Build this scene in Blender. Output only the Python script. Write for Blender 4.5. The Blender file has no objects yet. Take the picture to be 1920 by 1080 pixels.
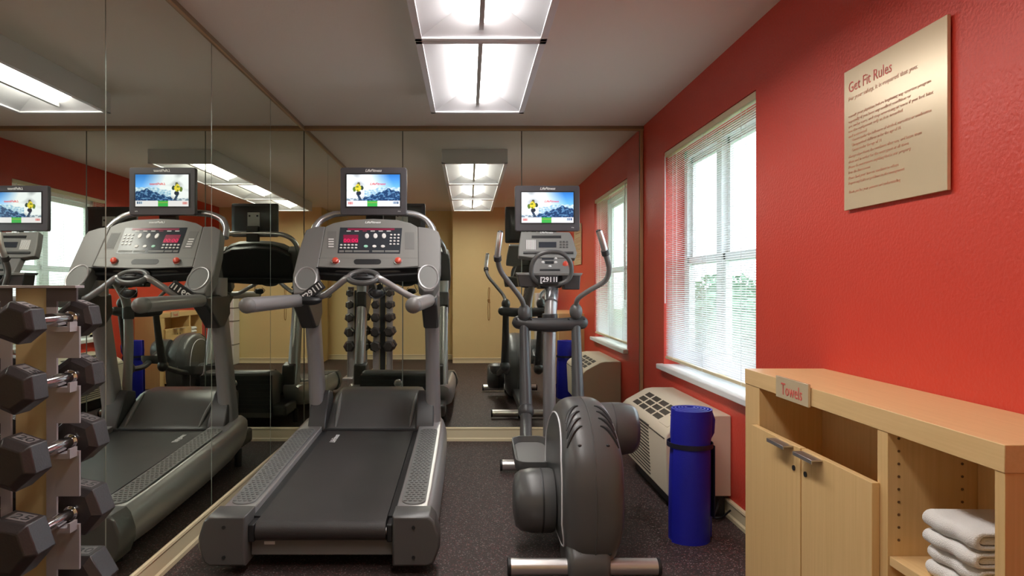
import bpy, bmesh, math, random
from mathutils import Vector, Matrix, noise
random.seed(7)
PI = math.pi
S = bpy.context.scene
COL = S.collection
F = 1283.0          # focal length in pixels of the 1920 frame
EYE = 1.193

# ------------------------------------------------------------------ camera, world, exposure
cam = bpy.data.cameras.new('camera'); camo = bpy.data.objects.new('camera', cam); COL.objects.link(camo)
cam.sensor_width = 36; cam.lens = 36 * F / 1920
cam.shift_x = 82 / 1920; cam.shift_y = -2 / 1920
cam.clip_start = 0.02; cam.clip_end = 200
camo.location = (0, 0, EYE); camo.rotation_euler = (PI / 2, 0, 0)
S.camera = camo
S.view_settings.view_transform = 'Standard'; S.view_settings.look = 'None'
S.view_settings.exposure = 0.45; S.view_settings.gamma = 1.0; S.view_settings.use_curve_mapping = False
S.cycles.max_bounces = 14; S.cycles.diffuse_bounces = 6; S.cycles.glossy_bounces = 10
S.cycles.transmission_bounces = 8; S.cycles.transparent_max_bounces = 16
S.cycles.sample_clamp_indirect = 8; S.cycles.use_denoising = True
W = bpy.data.worlds.new('world'); S.world = W; W.use_nodes = True
bg = W.node_tree.nodes['Background']; bg.inputs[0].default_value = (0.80, 0.90, 1.0, 1); bg.inputs[1].default_value = 4.8
TUBE = 16.5         # emission of the ceiling diffusers

# ------------------------------------------------------------------ materials
def lin(c):
    return tuple(((v / 255) / 12.92 if v / 255 <= 0.04045 else ((v / 255 + 0.055) / 1.055) ** 2.4) for v in c)
MATS = {}
def mat(name, rgb, rough=0.5, metal=0.0, emit=None, es=0.0, spec=0.5, noise_amt=0.0, nscale=8.0, bump=0.0, bscale=200.0, coat=0.0):
    m = bpy.data.materials.new(name); m.use_nodes = True; nt = m.node_tree; b = nt.nodes['Principled BSDF']
    c = (*rgb, 1)
    b.inputs['Base Color'].default_value = c; b.inputs['Roughness'].default_value = rough
    b.inputs['Metallic'].default_value = metal; b.inputs['Specular IOR Level'].default_value = spec
    b.inputs['Coat Weight'].default_value = coat
    if emit: b.inputs['Emission Color'].default_value = (*emit, 1); b.inputs['Emission Strength'].default_value = es
    tc = nt.nodes.new('ShaderNodeTexCoord')
    if noise_amt > 0:
        n = nt.nodes.new('ShaderNodeTexNoise'); n.inputs['Scale'].default_value = nscale; n.inputs['Detail'].default_value = 4
        nt.links.new(tc.outputs['Object'], n.inputs['Vector'])
        mx = nt.nodes.new('ShaderNodeMix'); mx.data_type = 'RGBA'
        mx.inputs[6].default_value = tuple(v * (1 - noise_amt) for v in rgb) + (1,)
        mx.inputs[7].default_value = tuple(min(1, v * (1 + noise_amt)) for v in rgb) + (1,)
        nt.links.new(n.outputs['Fac'], mx.inputs[0]); nt.links.new(mx.outputs[2], b.inputs['Base Color'])
    if bump > 0:
        n2 = nt.nodes.new('ShaderNodeTexNoise'); n2.inputs['Scale'].default_value = bscale; n2.inputs['Detail'].default_value = 3
        nt.links.new(tc.outputs['Object'], n2.inputs['Vector'])
        bp = nt.nodes.new('ShaderNodeBump'); bp.inputs['Strength'].default_value = bump; bp.inputs['Distance'].default_value = 0.004
        nt.links.new(n2.outputs['Fac'], bp.inputs['Height']); nt.links.new(bp.outputs['Normal'], b.inputs['Normal'])
    MATS[name] = m
    return m
red = mat('red_paint', (0.66, 0.056, 0.032), 0.42, bump=0.55, bscale=90, noise_amt=0.04, nscale=2)
yel = mat('yellow_paint', (0.82, 0.63, 0.31), 0.6, bump=0.2, bscale=90, noise_amt=0.03)
ceil_m = mat('ceiling_paint', (0.82, 0.75, 0.68), 0.75, bump=0.15, bscale=120)
cream = mat('cream_gloss_paint', (0.78, 0.66, 0.43), 0.3, noise_amt=0.02)
white_m = mat('white_paint', (0.85, 0.85, 0.85), 0.4)
brown_trim = mat('bronze_trim', (0.30, 0.22, 0.14), 0.35, metal=0.5)
gold_trim = mat('gold_trim', (0.50, 0.34, 0.18), 0.35, metal=0.4)
mirror_m = mat('mirror_glass', (0.76, 0.785, 0.70), 0.0, metal=1.0)
bevel_m = mat('mirror_edge', (0.30, 0.34, 0.28), 0.25, metal=0.3)
fix_m = mat('fixture_enamel', (0.78, 0.77, 0.80), 0.45)
refl_m = mat('fixture_reflector', (0.50, 0.49, 0.51), 0.5)
spine_m = mat('fixture_spine', (0.45, 0.44, 0.44), 0.4)
lamp_m = mat('lamp_diffuser', (0.9, 0.9, 0.9), 0.5, emit=(1.0, 0.965, 0.92), es=TUBE)
silver = mat('silver_paint', (0.40, 0.385, 0.39), 0.33, metal=0.55)
silver2 = mat('bright_silver', (0.62, 0.62, 0.65), 0.25, metal=0.8)
chrome = mat('chrome', (0.80, 0.80, 0.82), 0.12, metal=1.0)
brushed = mat('brushed_steel', (0.66, 0.63, 0.62), 0.30, metal=0.9)
grey = mat('grey_plastic', (0.175, 0.168, 0.163), 0.42, bump=0.1, bscale=500)
grey_l = mat('light_grey_plastic', (0.21, 0.205, 0.195), 0.42, bump=0.1, bscale=500)
dgrey = mat('dark_grey_plastic', (0.047, 0.045, 0.046), 0.38, bump=0.12, bscale=400)
mgrey = mat('mid_grey_plastic', (0.092, 0.090, 0.089), 0.32, bump=0.1, bscale=400)
black = mat('black_plastic', (0.018, 0.018, 0.02), 0.45)
blackr = mat('black_rubber', (0.03, 0.027, 0.027), 0.55, bump=0.2, bscale=300)
belt_m = mat('belt_rubber', (0.040, 0.036, 0.036), 0.5, noise_amt=0.25, nscale=6, bump=0.3, bscale=350)
iron = mat('dumbbell_rubber', (0.034, 0.027, 0.028), 0.38, bump=0.15, bscale=200)
rackm = mat('rack_paint', (0.43, 0.385, 0.40), 0.32, metal=0.35, noise_amt=0.08, nscale=10)
rackd = mat('rack_dark', (0.075, 0.055, 0.055), 0.35)  # darker tone of the rack plates above the top dumbbells
racky = mat('rack_tan', (0.58, 0.44, 0.22), 0.4, noise_amt=0.06)  # tan tone of the strip between the two plate columns
bezel = mat('bezel_plastic', (0.075, 0.07, 0.08), 0.35)
ptac_m = mat('beige_plastic', (0.70, 0.60, 0.46), 0.45)
ptac_d = mat('beige_unit_dark', (0.06, 0.05, 0.04), 0.6)  # dark tone of the vents, intake grille and face seam
mat_blue = mat('blue_foam', (0.012, 0.016, 0.40), 0.5, bump=0.35, bscale=250, noise_amt=0.12, nscale=14)
strap_m = mat('black_elastic', (0.012, 0.012, 0.03), 0.6)
towel_m = mat('white_terry', (0.86, 0.83, 0.80), 0.9, bump=0.9, bscale=420)
plate_m = mat('sign_plate', (0.72, 0.58, 0.38), 0.26, metal=0.25)
sign_red = mat('sign_red_ink', (0.62, 0.10, 0.08), 0.5)
sign_ink = mat('sign_faded_ink', (0.62, 0.30, 0.19), 0.35)
logo_w = mat('logo_white', (0.85, 0.85, 0.85), 0.3)
led_red = mat('led_red', (0.3, 0.0, 0.05), 0.3, emit=(0.75, 0.02, 0.10), es=0.8)
led_dark = mat('led_maroon', (0.10, 0.01, 0.03), 0.3, emit=(0.5, 0.02, 0.08), es=0.25)
knob_red = mat('red_knob', (0.65, 0.08, 0.05), 0.25)
btn_w = mat('button_white', (0.82, 0.80, 0.80), 0.35)
btn_g = mat('button_mint', (0.35, 0.70, 0.55), 0.35)
pad_m = mat('tread_pad_rubber', (0.17, 0.17, 0.165), 0.5)
lcd = mat('lcd_dark', (0.035, 0.04, 0.05), 0.2)
slat_m = mat('blind_vinyl', (0.88, 0.88, 0.90), 0.45)
tan_m = mat('brass_hook', (0.38, 0.22, 0.08), 0.35, metal=0.6)

def floor_mat():
    m = bpy.data.materials.new('speckled_rubber'); m.use_nodes = True; nt = m.node_tree; b = nt.nodes['Principled BSDF']
    tc = nt.nodes.new('ShaderNodeTexCoord')
    base = (0.036, 0.024, 0.022, 1)
    prev = None
    for sc_, th, colr in ((170, 0.13, (0.13, 0.045, 0.045, 1)), (210, 0.07, (0.24, 0.19, 0.19, 1)), (120, 0.10, (0.06, 0.042, 0.044, 1))):
        v = nt.nodes.new('ShaderNodeTexVoronoi'); v.inputs['Scale'].default_value = sc_
        mp = nt.nodes.new('ShaderNodeMapping'); mp.inputs['Location'].default_value = (sc_ * .37, sc_ * .11, 0)
        nt.links.new(tc.outputs['Object'], mp.inputs[0]); nt.links.new(mp.outputs[0], v.inputs['Vector'])
        sep = nt.nodes.new('ShaderNodeSeparateColor'); nt.links.new(v.outputs['Color'], sep.inputs[0])
        lt = nt.nodes.new('ShaderNodeMath'); lt.operation = 'LESS_THAN'; lt.inputs[1].default_value = th
        nt.links.new(sep.outputs[0], lt.inputs[0])
        mx = nt.nodes.new('ShaderNodeMix'); mx.data_type = 'RGBA'
        if prev is None: mx.inputs[6].default_value = base
        else: nt.links.new(prev, mx.inputs[6])
        mx.inputs[7].default_value = colr
        nt.links.new(lt.outputs[0], mx.inputs[0]); prev = mx.outputs[2]
    nt.links.new(prev, b.inputs['Base Color']); b.inputs['Roughness'].default_value = 0.62
    n2 = nt.nodes.new('ShaderNodeTexNoise'); n2.inputs['Scale'].default_value = 220
    nt.links.new(tc.outputs['Object'], n2.inputs['Vector'])
    bp = nt.nodes.new('ShaderNodeBump'); bp.inputs['Strength'].default_value = 0.4; bp.inputs['Distance'].default_value = 0.003
    nt.links.new(n2.outputs['Fac'], bp.inputs['Height']); nt.links.new(bp.outputs['Normal'], b.inputs['Normal'])
    return m
floor_m = floor_mat()

def wood_mat(name, c1, c2, axis=2):
    m = bpy.data.materials.new(name); m.use_nodes = True; nt = m.node_tree; b = nt.nodes['Principled BSDF']
    tc = nt.nodes.new('ShaderNodeTexCoord'); mp = nt.nodes.new('ShaderNodeMapping')
    sc_ = [60, 60, 60]; sc_[axis] = 1.6
    mp.inputs['Scale'].default_value = sc_
    n = nt.nodes.new('ShaderNodeTexNoise'); n.inputs['Scale'].default_value = 2.2; n.inputs['Detail'].default_value = 5
    nt.links.new(tc.outputs['Object'], mp.inputs[0]); nt.links.new(mp.outputs[0], n.inputs['Vector'])
    mx = nt.nodes.new('ShaderNodeMix'); mx.data_type = 'RGBA'
    mx.inputs[6].default_value = (*c1, 1); mx.inputs[7].default_value = (*c2, 1)
    nt.links.new(n.outputs['Fac'], mx.inputs[0]); nt.links.new(mx.outputs[2], b.inputs['Base Color'])
    b.inputs['Roughness'].default_value = 0.4
    return m
maple = wood_mat('maple_vertical', (0.66, 0.42, 0.17), (0.82, 0.56, 0.27), 2)
maple_h = wood_mat('maple_lengthwise', (0.68, 0.44, 0.19), (0.84, 0.58, 0.29), 1)

glass_m = bpy.data.materials.new('window_glass'); glass_m.use_nodes = True
_nt = glass_m.node_tree; _nt.nodes.remove(_nt.nodes['Principled BSDF'])
_tr = _nt.nodes.new('ShaderNodeBsdfTransparent'); _tr.inputs[0].default_value = (0.93, 0.96, 0.96, 1)
_gl = _nt.nodes.new('ShaderNodeBsdfGlossy'); _gl.inputs['Roughness'].default_value = 0.02
_fw = _nt.nodes.new('ShaderNodeLayerWeight'); _fr = _nt.nodes.new('ShaderNodeMath'); _fr.operation = 'POWER'; _fr.inputs[1].default_value = 5
_nt.links.new(_fw.outputs['Facing'], _fr.inputs[0])
_mx = _nt.nodes.new('ShaderNodeMixShader')
_nt.links.new(_fr.outputs[0], _mx.inputs[0]); _nt.links.new(_tr.outputs[0], _mx.inputs[1]); _nt.links.new(_gl.outputs[0], _mx.inputs[2])
_nt.links.new(_mx.outputs[0], _nt.nodes['Material Output'].inputs[0])

screen_m = bpy.data.materials.new('screen_picture'); screen_m.use_nodes = True
_nt = screen_m.node_tree; _b = _nt.nodes['Principled BSDF']
_at = _nt.nodes.new('ShaderNodeAttribute'); _at.attribute_name = 'picture'
_b.inputs['Base Color'].default_value = (0.01, 0.01, 0.01, 1); _b.inputs['Roughness'].default_value = 0.15
_nt.links.new(_at.outputs['Color'], _b.inputs['Emission Color']); _b.inputs['Emission Strength'].default_value = 1.0

leaf_m = mat('shrub_leaf', (0.10, 0.21, 0.11), 0.6, noise_amt=0.5, nscale=3)
lawn_m = mat('lawn', (0.20, 0.30, 0.12), 0.9, noise_amt=0.3, nscale=2)

# ------------------------------------------------------------------ geometry helpers
def P(px, py, y):
    return Vector(((px - 878) * y / F, y, EYE + (538 - py) * y / F))

class G:
    def __init__(s): s.v = []; s.f = []
    def add(s, vs, fs):
        o = len(s.v); s.v += [Vector(q) for q in vs]; s.f += [tuple(i + o for i in q) for q in fs]; return s
    def box(s, x0, x1, y0, y1, z0, z1):
        v = [(x, y, z) for z in (z0, z1) for y in (y0, y1) for x in (x0, x1)]
        return s.add(v, [(0, 2, 3, 1), (4, 5, 7, 6), (0, 1, 5, 4), (2, 6, 7, 3), (0, 4, 6, 2), (1, 3, 7, 5)])
    def loft(s, rings, cap=True, closed=False):
        n = len(rings[0]); v = [q for r in rings for q in r]; f = []
        m = len(rings)
        for i in range(m if closed else m - 1):
            j = (i + 1) % m
            for k in range(n):
                l = (k + 1) % n
                f.append((i * n + k, i * n + l, j * n + l, j * n + k))
        if cap and not closed:
            f.append(tuple(range(n))[::-1]); f.append(tuple((m - 1) * n + k for k in range(n)))
        return s.add(v, f)
    def slab(s, pts, vec):
        vec = Vector(vec); a = [Vector(p) for p in pts]
        return s.loft([a, [p + vec for p in a]])
    def prism(s, pts, axis, a0, a1):
        def mk(p, a):
            if axis == 'x': return (a, p[0], p[1])
            if axis == 'y': return (p[0], a, p[1])
            return (p[0], p[1], a)
        return s.loft([[mk(p, a0) for p in pts], [mk(p, a1) for p in pts]])
    def tube(s, path, r, n=14, closed=False, ry=None, up=None):
        path = [Vector(p) for p in path]; m = len(path)
        rs = r if isinstance(r, (list, tuple)) else [r] * m
        rings = []; prev = None
        for i, p in enumerate(path):
            if closed: t = path[(i + 1) % m] - path[i - 1]
            else: t = path[min(i + 1, m - 1)] - path[max(i - 1, 0)]
            t.normalize()
            if prev is None:
                u = Vector(up) if up else (Vector((0, 0, 1)) if abs(t.z) < 0.9 else Vector((1, 0, 0)))
                a = (u - t * u.dot(t)).normalized()
            else: a = (prev - t * prev.dot(t)).normalized()
            prev = a; b = t.cross(a)
            k2 = ry if ry else 1.0
            rings.append([p + a * (rs[i] * math.cos(2 * PI * k / n)) + b * (rs[i] * k2 * math.sin(2 * PI * k / n)) for k in range(n)])
        return s.loft(rings, True, closed)
    def capsule(s, a, b, r, n=16, ry=None, up=None, e=5):
        a = Vector(a); b = Vector(b); d = (b - a).normalized(); pts = []; rs = []
        for i in range(e):
            t = (i + .35) / e * PI / 2; pts.append(a - d * r * math.cos(t)); rs.append(r * math.sin(t))
        pts += [a, b]; rs += [r, r]
        for i in reversed(range(e)):
            t = (i + .35) / e * PI / 2; pts.append(b + d * r * math.cos(t)); rs.append(r * math.sin(t))
        return s.tube(pts, rs, n, ry=ry, up=up)
    def cyl(s, a, b, r, n=20): return s.tube([a, b], r, n)
    def ell(s, c, rx, ry, rz, n=20, m=12, e=1.0):
        c = Vector(c); rings = []
        sg = lambda x, q: math.copysign(abs(x) ** q, x)
        for i in range(m + 1):
            ph = -PI / 2 + PI * (i + (0.02 if i == 0 else (-0.02 if i == m else 0))) / m
            rings.append([c + Vector((rx * sg(math.cos(ph), e) * math.cos(2 * PI * k / n), ry * sg(math.cos(ph), e) * math.sin(2 * PI * k / n), rz * sg(math.sin(ph), e))) for k in range(n)])
        return s.loft(rings)
    def lathe(s, prof, c, axis='z', n=32, sy=1.0):
        c = Vector(c); rings = []
        for (r, h) in prof:
            ring = []
            for k in range(n):
                a = 2 * PI * k / n; p = (r * math.cos(a), r * math.sin(a) * sy)
                if axis == 'z': q = Vector((p[0], p[1], h))
                elif axis == 'x': q = Vector((h, p[0], p[1]))
                else: q = Vector((p[0], h, p[1]))
                ring.append(c + q)
            rings.append(ring)
        return s.loft(rings)

def catmull(pts, k=6):
    pts = [Vector(p) for p in pts]; out = []
    q = [pts[0] * 2 - pts[1]] + pts + [pts[-1] * 2 - pts[-2]]
    for i in range(1, len(q) - 2):
        for j in range(k):
            t = j / k
            out.append(0.5 * ((2 * q[i]) + (q[i + 1] - q[i - 1]) * t + (2 * q[i - 1] - 5 * q[i] + 4 * q[i + 1] - q[i + 2]) * t * t + (3 * q[i] - q[i - 1] - 3 * q[i + 1] + q[i + 2]) * t ** 3))
    out.append(pts[-1]); return out

def rrect(cx, cy, hw, hh, r, n=4):
    out = []
    for (sx, sy, a0) in ((1, 1, 0), (-1, 1, PI / 2), (-1, -1, PI), (1, -1, 3 * PI / 2)):
        for i in range(n + 1):
            a = a0 + PI / 2 * i / n
            out.append((cx + sx * (hw - r) + r * math.cos(a), cy + sy * (hh - r) + r * math.sin(a)))
    return out

def wloc(o):
    p = Vector((0, 0, 0))
    while o is not None: p = p + o.location; o = o.parent
    return p
def obj(name, g, m, parent=None, bevel=0.0, seg=2, smooth=True, ang=35, subsurf=0, origin=None):
    base = wloc(parent) if parent else (Vector(origin) if origin else Vector((0, 0, 0)))
    me = bpy.data.meshes.new(name)
    me.from_pydata([tuple(Vector(v) - base) for v in g.v], [], g.f)
    bm = bmesh.new(); bm.from_mesh(me)
    bmesh.ops.recalc_face_normals(bm, faces=bm.faces); bm.to_mesh(me); bm.free()
    if isinstance(m, (list, tuple)):
        for q in m: me.materials.append(q)
    else: me.materials.append(m)
    if smooth:
        for p in me.polygons: p.use_smooth = True
        me.set_sharp_from_angle(angle=math.radians(ang))
    o = bpy.data.objects.new(name, me); COL.objects.link(o)
    if parent: o.parent = parent
    elif origin: o.location = origin
    if bevel > 0:
        b = o.modifiers.new('bevel', 'BEVEL'); b.width = bevel; b.segments = seg; b.limit_method = 'ANGLE'; b.angle_limit = math.radians(40)
        b.harden_normals = False
        if not smooth:
            pass
    if subsurf:
        sm = o.modifiers.new('sub', 'SUBSURF'); sm.levels = subsurf; sm.render_levels = subsurf
    return o
def thing(name, label, cat, loc=(0, 0, 0), group=None):
    o = bpy.data.objects.new(name, None); COL.objects.link(o); o.location = loc; o.empty_display_size = 0.1
    return tag(o, label, cat, group)
def tag(o, label, cat, group=None):
    o['label'] = label; o['category'] = cat
    if group: o['group'] = group
    return o
def struct(name, g, m, bevel=0.0, parent=None, **k):
    o = obj(name, g, m, parent, bevel, **k)
    if parent is None: o['kind'] = 'structure'
    return o

def text(name, s, size, m, parent, o, xd, up, width=None, ext=0.0006, shear=0.0, align='LEFT', origin=None):
    cu = bpy.data.curves.new(name, 'FONT'); cu.body = s; cu.size = size; cu.extrude = ext; cu.shear = shear
    cu.offset = size * .022 if m in (logo_w, mat_red_logo) else 0; cu.align_x = align; cu.resolution_u = 2
    t = bpy.data.objects.new(name, cu); COL.objects.link(t)
    bpy.context.view_layer.update()
    me = bpy.data.meshes.new_from_object(t.evaluated_get(bpy.context.evaluated_depsgraph_get()))
    bpy.data.objects.remove(t)
    xd = Vector(xd).normalized(); up = Vector(up).normalized(); nn = xd.cross(up)
    xs = [v.co.x for v in me.vertices]; k = 1.0
    if width and xs: k = width / (max(xs) - min(xs))
    base = wloc(parent) if parent else (Vector(origin) if origin else Vector((0, 0, 0)))
    for v in me.vertices:
        c = v.co.copy(); v.co = Vector(o) + xd * c.x * k + up * c.y + nn * c.z - base
    me.materials.clear(); me.materials.append(m); me.name = name
    ob = bpy.data.objects.new(name, me); COL.objects.link(ob)
    if parent: ob.parent = parent
    elif origin: ob.location = origin
    return ob

# ------------------------------------------------------------------ room
XL, XR, YB, ZC = -1.272, 1.358, 5.30, 2.44
YW0, YW1, ZW0, ZW1 = 3.23, 4.75, 0.655, 2.125     # window opening
YF = -0.85
struct('floor', G().box(XL - .2, XR + .2, YF - .1, YB + .2, -.08, 0), floor_m)
struct('ceiling', G().box(XL - .2, XR + .2, YF - .1, YB + .2, ZC, ZC + .08), ceil_m)
struct('wall_left', G().box(XL - .15, XL - .008, YF, YB + .1, 0, ZC), cream)
struct('wall_back', G().box(XL - .008, XR, YB + .008, YB + .12, 0, ZC), mat('mirror_backing_grey', (.22, .22, .19), .6))
g = G(); T = 0.20
g.box(XR, XR + T, YF, YW0, 0, ZC); g.box(XR, XR + T, YW1, YB + .12, 0, ZC)
g.box(XR, XR + T, YW0, YW1, 0, ZW0); g.box(XR, XR + T, YW0, YW1, ZW1, ZC)
struct('wall_right', g, red)
g = G(); g.prism([(XL - .008, -.65), (-.245, -.65), (-.245, -.12), (XR, -.12), (XR, -.85), (XL - .008, -.85)], 'z', 0, ZC)
struct('wall_front', g, yel)

def skirting(name, path_pts, n, h=.107, m=cream):
    # extrude a moulded profile along a straight line; n = inward normal
    a, b = Vector(path_pts[0]), Vector(path_pts[1]); n = Vector(n)
    prof = [(0, 0), (.020, 0), (.020, .018), (.012, .026), (.012, h - .020), (.018, h - .014), (.016, h - .004), (.008, h), (0, h)]
    g = G(); g.loft([[a + n * p[0] + Vector((0, 0, p[1])) for p in prof], [b + n * p[0] + Vector((0, 0, p[1])) for p in prof]])
    return struct(name, g, m, smooth=False)
skirting('baseboard_left', [(XL - .008, -.65, 0), (XL - .008, YB + .006, 0)], (1, 0, 0))
skirting('baseboard_back', [(XL + .01, YB + .008, 0), (XR, YB + .008, 0)], (0, -1, 0))
skirting('baseboard_right', [(XR, -.12, 0), (XR, YB, 0)], (-1, 0, 0), .095)
skirting('baseboard_front', [(-.245, -.12, 0), (XR, -.12, 0)], (0, 1, 0), .085)
skirting('baseboard_entry', [(XL, -.65, 0), (-.245, -.65, 0)], (0, 1, 0), .085)['kind'] = 'structure'

# mirrors: panes of the left wall and of the back wall, each its own sheet
ZM0, ZM1 = .108, 2.402
def pane(x0, x1, y0, y1, label, grp):
    g = G().box(x0, x1, y0, y1, ZM0, ZM1)
    o = obj('mirror_panel', g, [mirror_m, bevel_m], None, 0.0022, 1, smooth=False)
    big = max(p.area for p in o.data.polygons)
    for p in o.data.polygons: p.material_index = 0 if p.area > big * .5 else 1
    o.modifiers['bevel'].material = 1
    tag(o, label, 'mirror', grp)
names = ['tall mirror sheet on the left wall beside the dumbbell rack', 'tall left wall mirror sheet next to the near end of the treadmill',
         'tall left wall mirror sheet next to the treadmill uprights', 'narrow left wall mirror sheet meeting the mirrored back wall']
ys = [-.60, .40, 1.40, 2.40, 3.39, 4.40, YB]
lab = {1: 'left wall mirror sheet at the entry end, behind the dumbbell rack', 2: names[0], 3: names[1], 4: names[2], 5: names[3], 0: 'left wall mirror sheet beside the entrance recess'}
for i in range(len(ys) - 1):
    pane(XL - .006, XL, ys[i] + .002, ys[i + 1] - .002, lab[i], 'mirror sheets of the left wall')
xs_ = [XL, -.508, .413, XR - .03]
lb = ['back wall mirror sheet in the left corner behind the treadmill', 'middle back wall mirror sheet reflecting the ceiling light', 'back wall mirror sheet on the right, behind the elliptical trainer']
for i in range(3):
    pane(xs_[i] + .002, xs_[i + 1] - .002, YB, YB + .006, lb[i], 'mirror sheets of the back wall')
struct('trim_1', G().box(XL - .008, XL + .006, -.62, YB, ZM1, ZM1 + .012), gold_trim, smooth=False)
struct('trim_2', G().box(XL, XR, YB - .008, YB + .008, ZM1, ZM1 + .014), gold_trim, smooth=False)
struct('trim_3', G().box(XR - .030, XR - .004, YB - .006, YB + .008, .10, ZM1 + .004), gold_trim, .002)
struct('trim_4', G().box(XL - .008, XL + .002, -.62, YB, ZM1 + .012, ZC), brown_trim, smooth=False)
struct('trim_5', G().box(XL, XR, YB - .002, YB + .008, ZM1 + .014, ZC), brown_trim, smooth=False)

# ------------------------------------------------------------------ window, blind, outside
struct('window_1', (lambda g: (g.box(1.50, 1.555, YW0, YW0 + .06, ZW0, ZW1), g.box(1.50, 1.555, YW1 - .06, YW1, ZW0, ZW1),
       g.box(1.50, 1.555, YW0, YW1, ZW0, ZW0 + .06), g.box(1.50, 1.555, YW0, YW1, ZW1 - .05, ZW1), g.box(1.49, 1.555, 4.03, 4.11, ZW0, ZW1)) and g)(G()), white_m, .003)
win = bpy.data.objects['window_1']
for (a, b) in ((YW0 + .06, 4.03), (4.11, YW1 - .06)):
    g = G(); zr = 1.365
    for (z0, z1, x0) in ((ZW0 + .06, zr + .03, 1.502), (zr - .02, ZW1 - .05, 1.528)):
        g = G(); g.box(x0, x0 + .024, a, a + .035, z0, z1); g.box(x0, x0 + .024, b - .035, b, z0, z1)
        g.box(x0, x0 + .024, a, b, z0, z0 + .045); g.box(x0, x0 + .024, a, b, z1 - .045, z1)
        s_ = obj('sash', g, white_m, win, .002)
        obj('pane', G().box(x0 + .010, x0 + .013, a + .03, b - .03, z0 + .04, z1 - .04), glass_m, s_, smooth=False)
obj('window_sill', G().box(XR - .045, 1.50, YW0 - .03, YW1 + .04, ZW0 - .032, ZW0 + .004), white_m, win, .006)
bl = thing('window_blind', 'white horizontal slat blind hanging over the window on the red wall', 'blind', (1.375, 4.0, 2.12))
obj('head_rail', G().box(1.360, 1.392, YW0 + .01, YW1 - .01, 2.088, 2.122), cream, bl, .002)
g = G(); z = 0.725; NS = 0
while z < 2.085:
    c = 1.376; hw = .0085; dz = .003
    pts = [(c - hw, z - dz), (c, z + .0015), (c + hw, z + dz), (c + hw, z + dz + .0007), (c, z + .0022), (c - hw, z - dz + .0007)]
    g.prism([(p[0], p[1]) for p in pts], 'y', YW0 + .012, YW1 - .012); z += .0125
obj('slats', g, slat_m, bl, smooth=False)
obj('bottom_rail', G().box(1.364, 1.388, YW0 + .012, YW1 - .012, .698, .716), cream, bl, .003)
for yy in (3.42, 3.99, 4.56):
    g = G(); g.cyl((1.3635, yy, .70), (1.3635, yy, 2.1), .0012, 6); g.cyl((1.3885, yy, .70), (1.3885, yy, 2.1), .0012, 6)
    obj('ladder_cord', g, slat_m, bl)
obj('tilt_wand', G().cyl((1.352, YW1 - .05, 2.09), (1.352, YW1 - .05, 1.08), .004, 8), slat_m, bl)
struct('ground', G().box(1.6, 40, -40, 50, -.5, -.45), lawn_m)
bpy.data.objects['ground']['kind'] = 'structure'
def shrub_mesh(name, n=900, r=1.0, h=1.5):
    g = G()
    for i in range(n):
        a = random.uniform(0, 2 * PI); t = random.random(); zz = h * t
        rr = r * math.sqrt(max(.02, 1 - (abs(t - .42) / .62) ** 2)) * random.uniform(.65, 1.08)
        c = Vector((rr * math.cos(a), rr * math.sin(a), zz)); s = random.uniform(.05, .10)
        d = Vector((random.uniform(-1, 1), random.uniform(-1, 1), random.uniform(-.4, 1))).normalized()
        e = d.orthogonal().normalized(); w = d.cross(e)
        g.add([c - d * s, c + e * s * .45, c + d * s, c - e * s * .45, c + w * s * .08], [(0, 1, 4), (1, 2, 4), (2, 3, 4), (3, 0, 4)])
    return g
core = G().ell((0, 0, .7), .72, .72, .68, 14, 8)
spots = [(3.3, 6.8, .85, 'near'), (3.9, 9.2, .95, ''), (4.9, 11.9, 1.05, ''), (5.6, 14.9, 1.15, ''), (7.0, 18.4, 1.3, ''), (3.7, .8, .85, ''), (4.4, -2.2, 1.0, ''), (5.4, -5.4, 1.15, ''), (4.0, 3.8, .85, ''), (6.8, -9.4, 1.35, '')]
p0 = None
slab_ = ['leafy green shrub outside, just past the far window jamb', 'leafy shrub outside, second beyond the window towards the back', 'leafy shrub outside, third in the row running away past the window',
         'leafy shrub outside, fourth in the row running away past the window', 'big leafy shrub at the far end of the row outside the window', 'leafy shrub outside level with the towel cabinet, seen only in mirrors',
         'leafy shrub outside behind the camera, seen through the mirrored window', 'tall leafy shrub outside in the mirrored window, farther off', 'leafy shrub standing right across from the window', 'biggest leafy shrub outside at the far end of the mirrored row']
for i, (x, y, s, _) in enumerate(spots):
    if p0 is None:
        p0 = thing('garden_shrub', slab_[0], 'shrub', (x, y, -.45), 'shrubs outside the window')
        p0.scale = (1, 1, 1)
        b_ = Vector((x, y, -.45))
        gg = shrub_mesh('foliage'); gg.v = [v + b_ for v in gg.v]; obj('foliage', gg, leaf_m, p0, smooth=False)
        gg = core; gg.v = [v + b_ for v in gg.v]; obj('inner_branches', gg, leaf_m, p0)
        p0.scale = (s, s, s)
    else:
        q = p0.copy(); COL.objects.link(q); q.location = (x, y, -.45); q.scale = (s, s, s); q.rotation_euler.z = i * 1.3; q['label'] = slab_[i]
        for c in p0.children:
            d = c.copy(); COL.objects.link(d); d.parent = q

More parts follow.
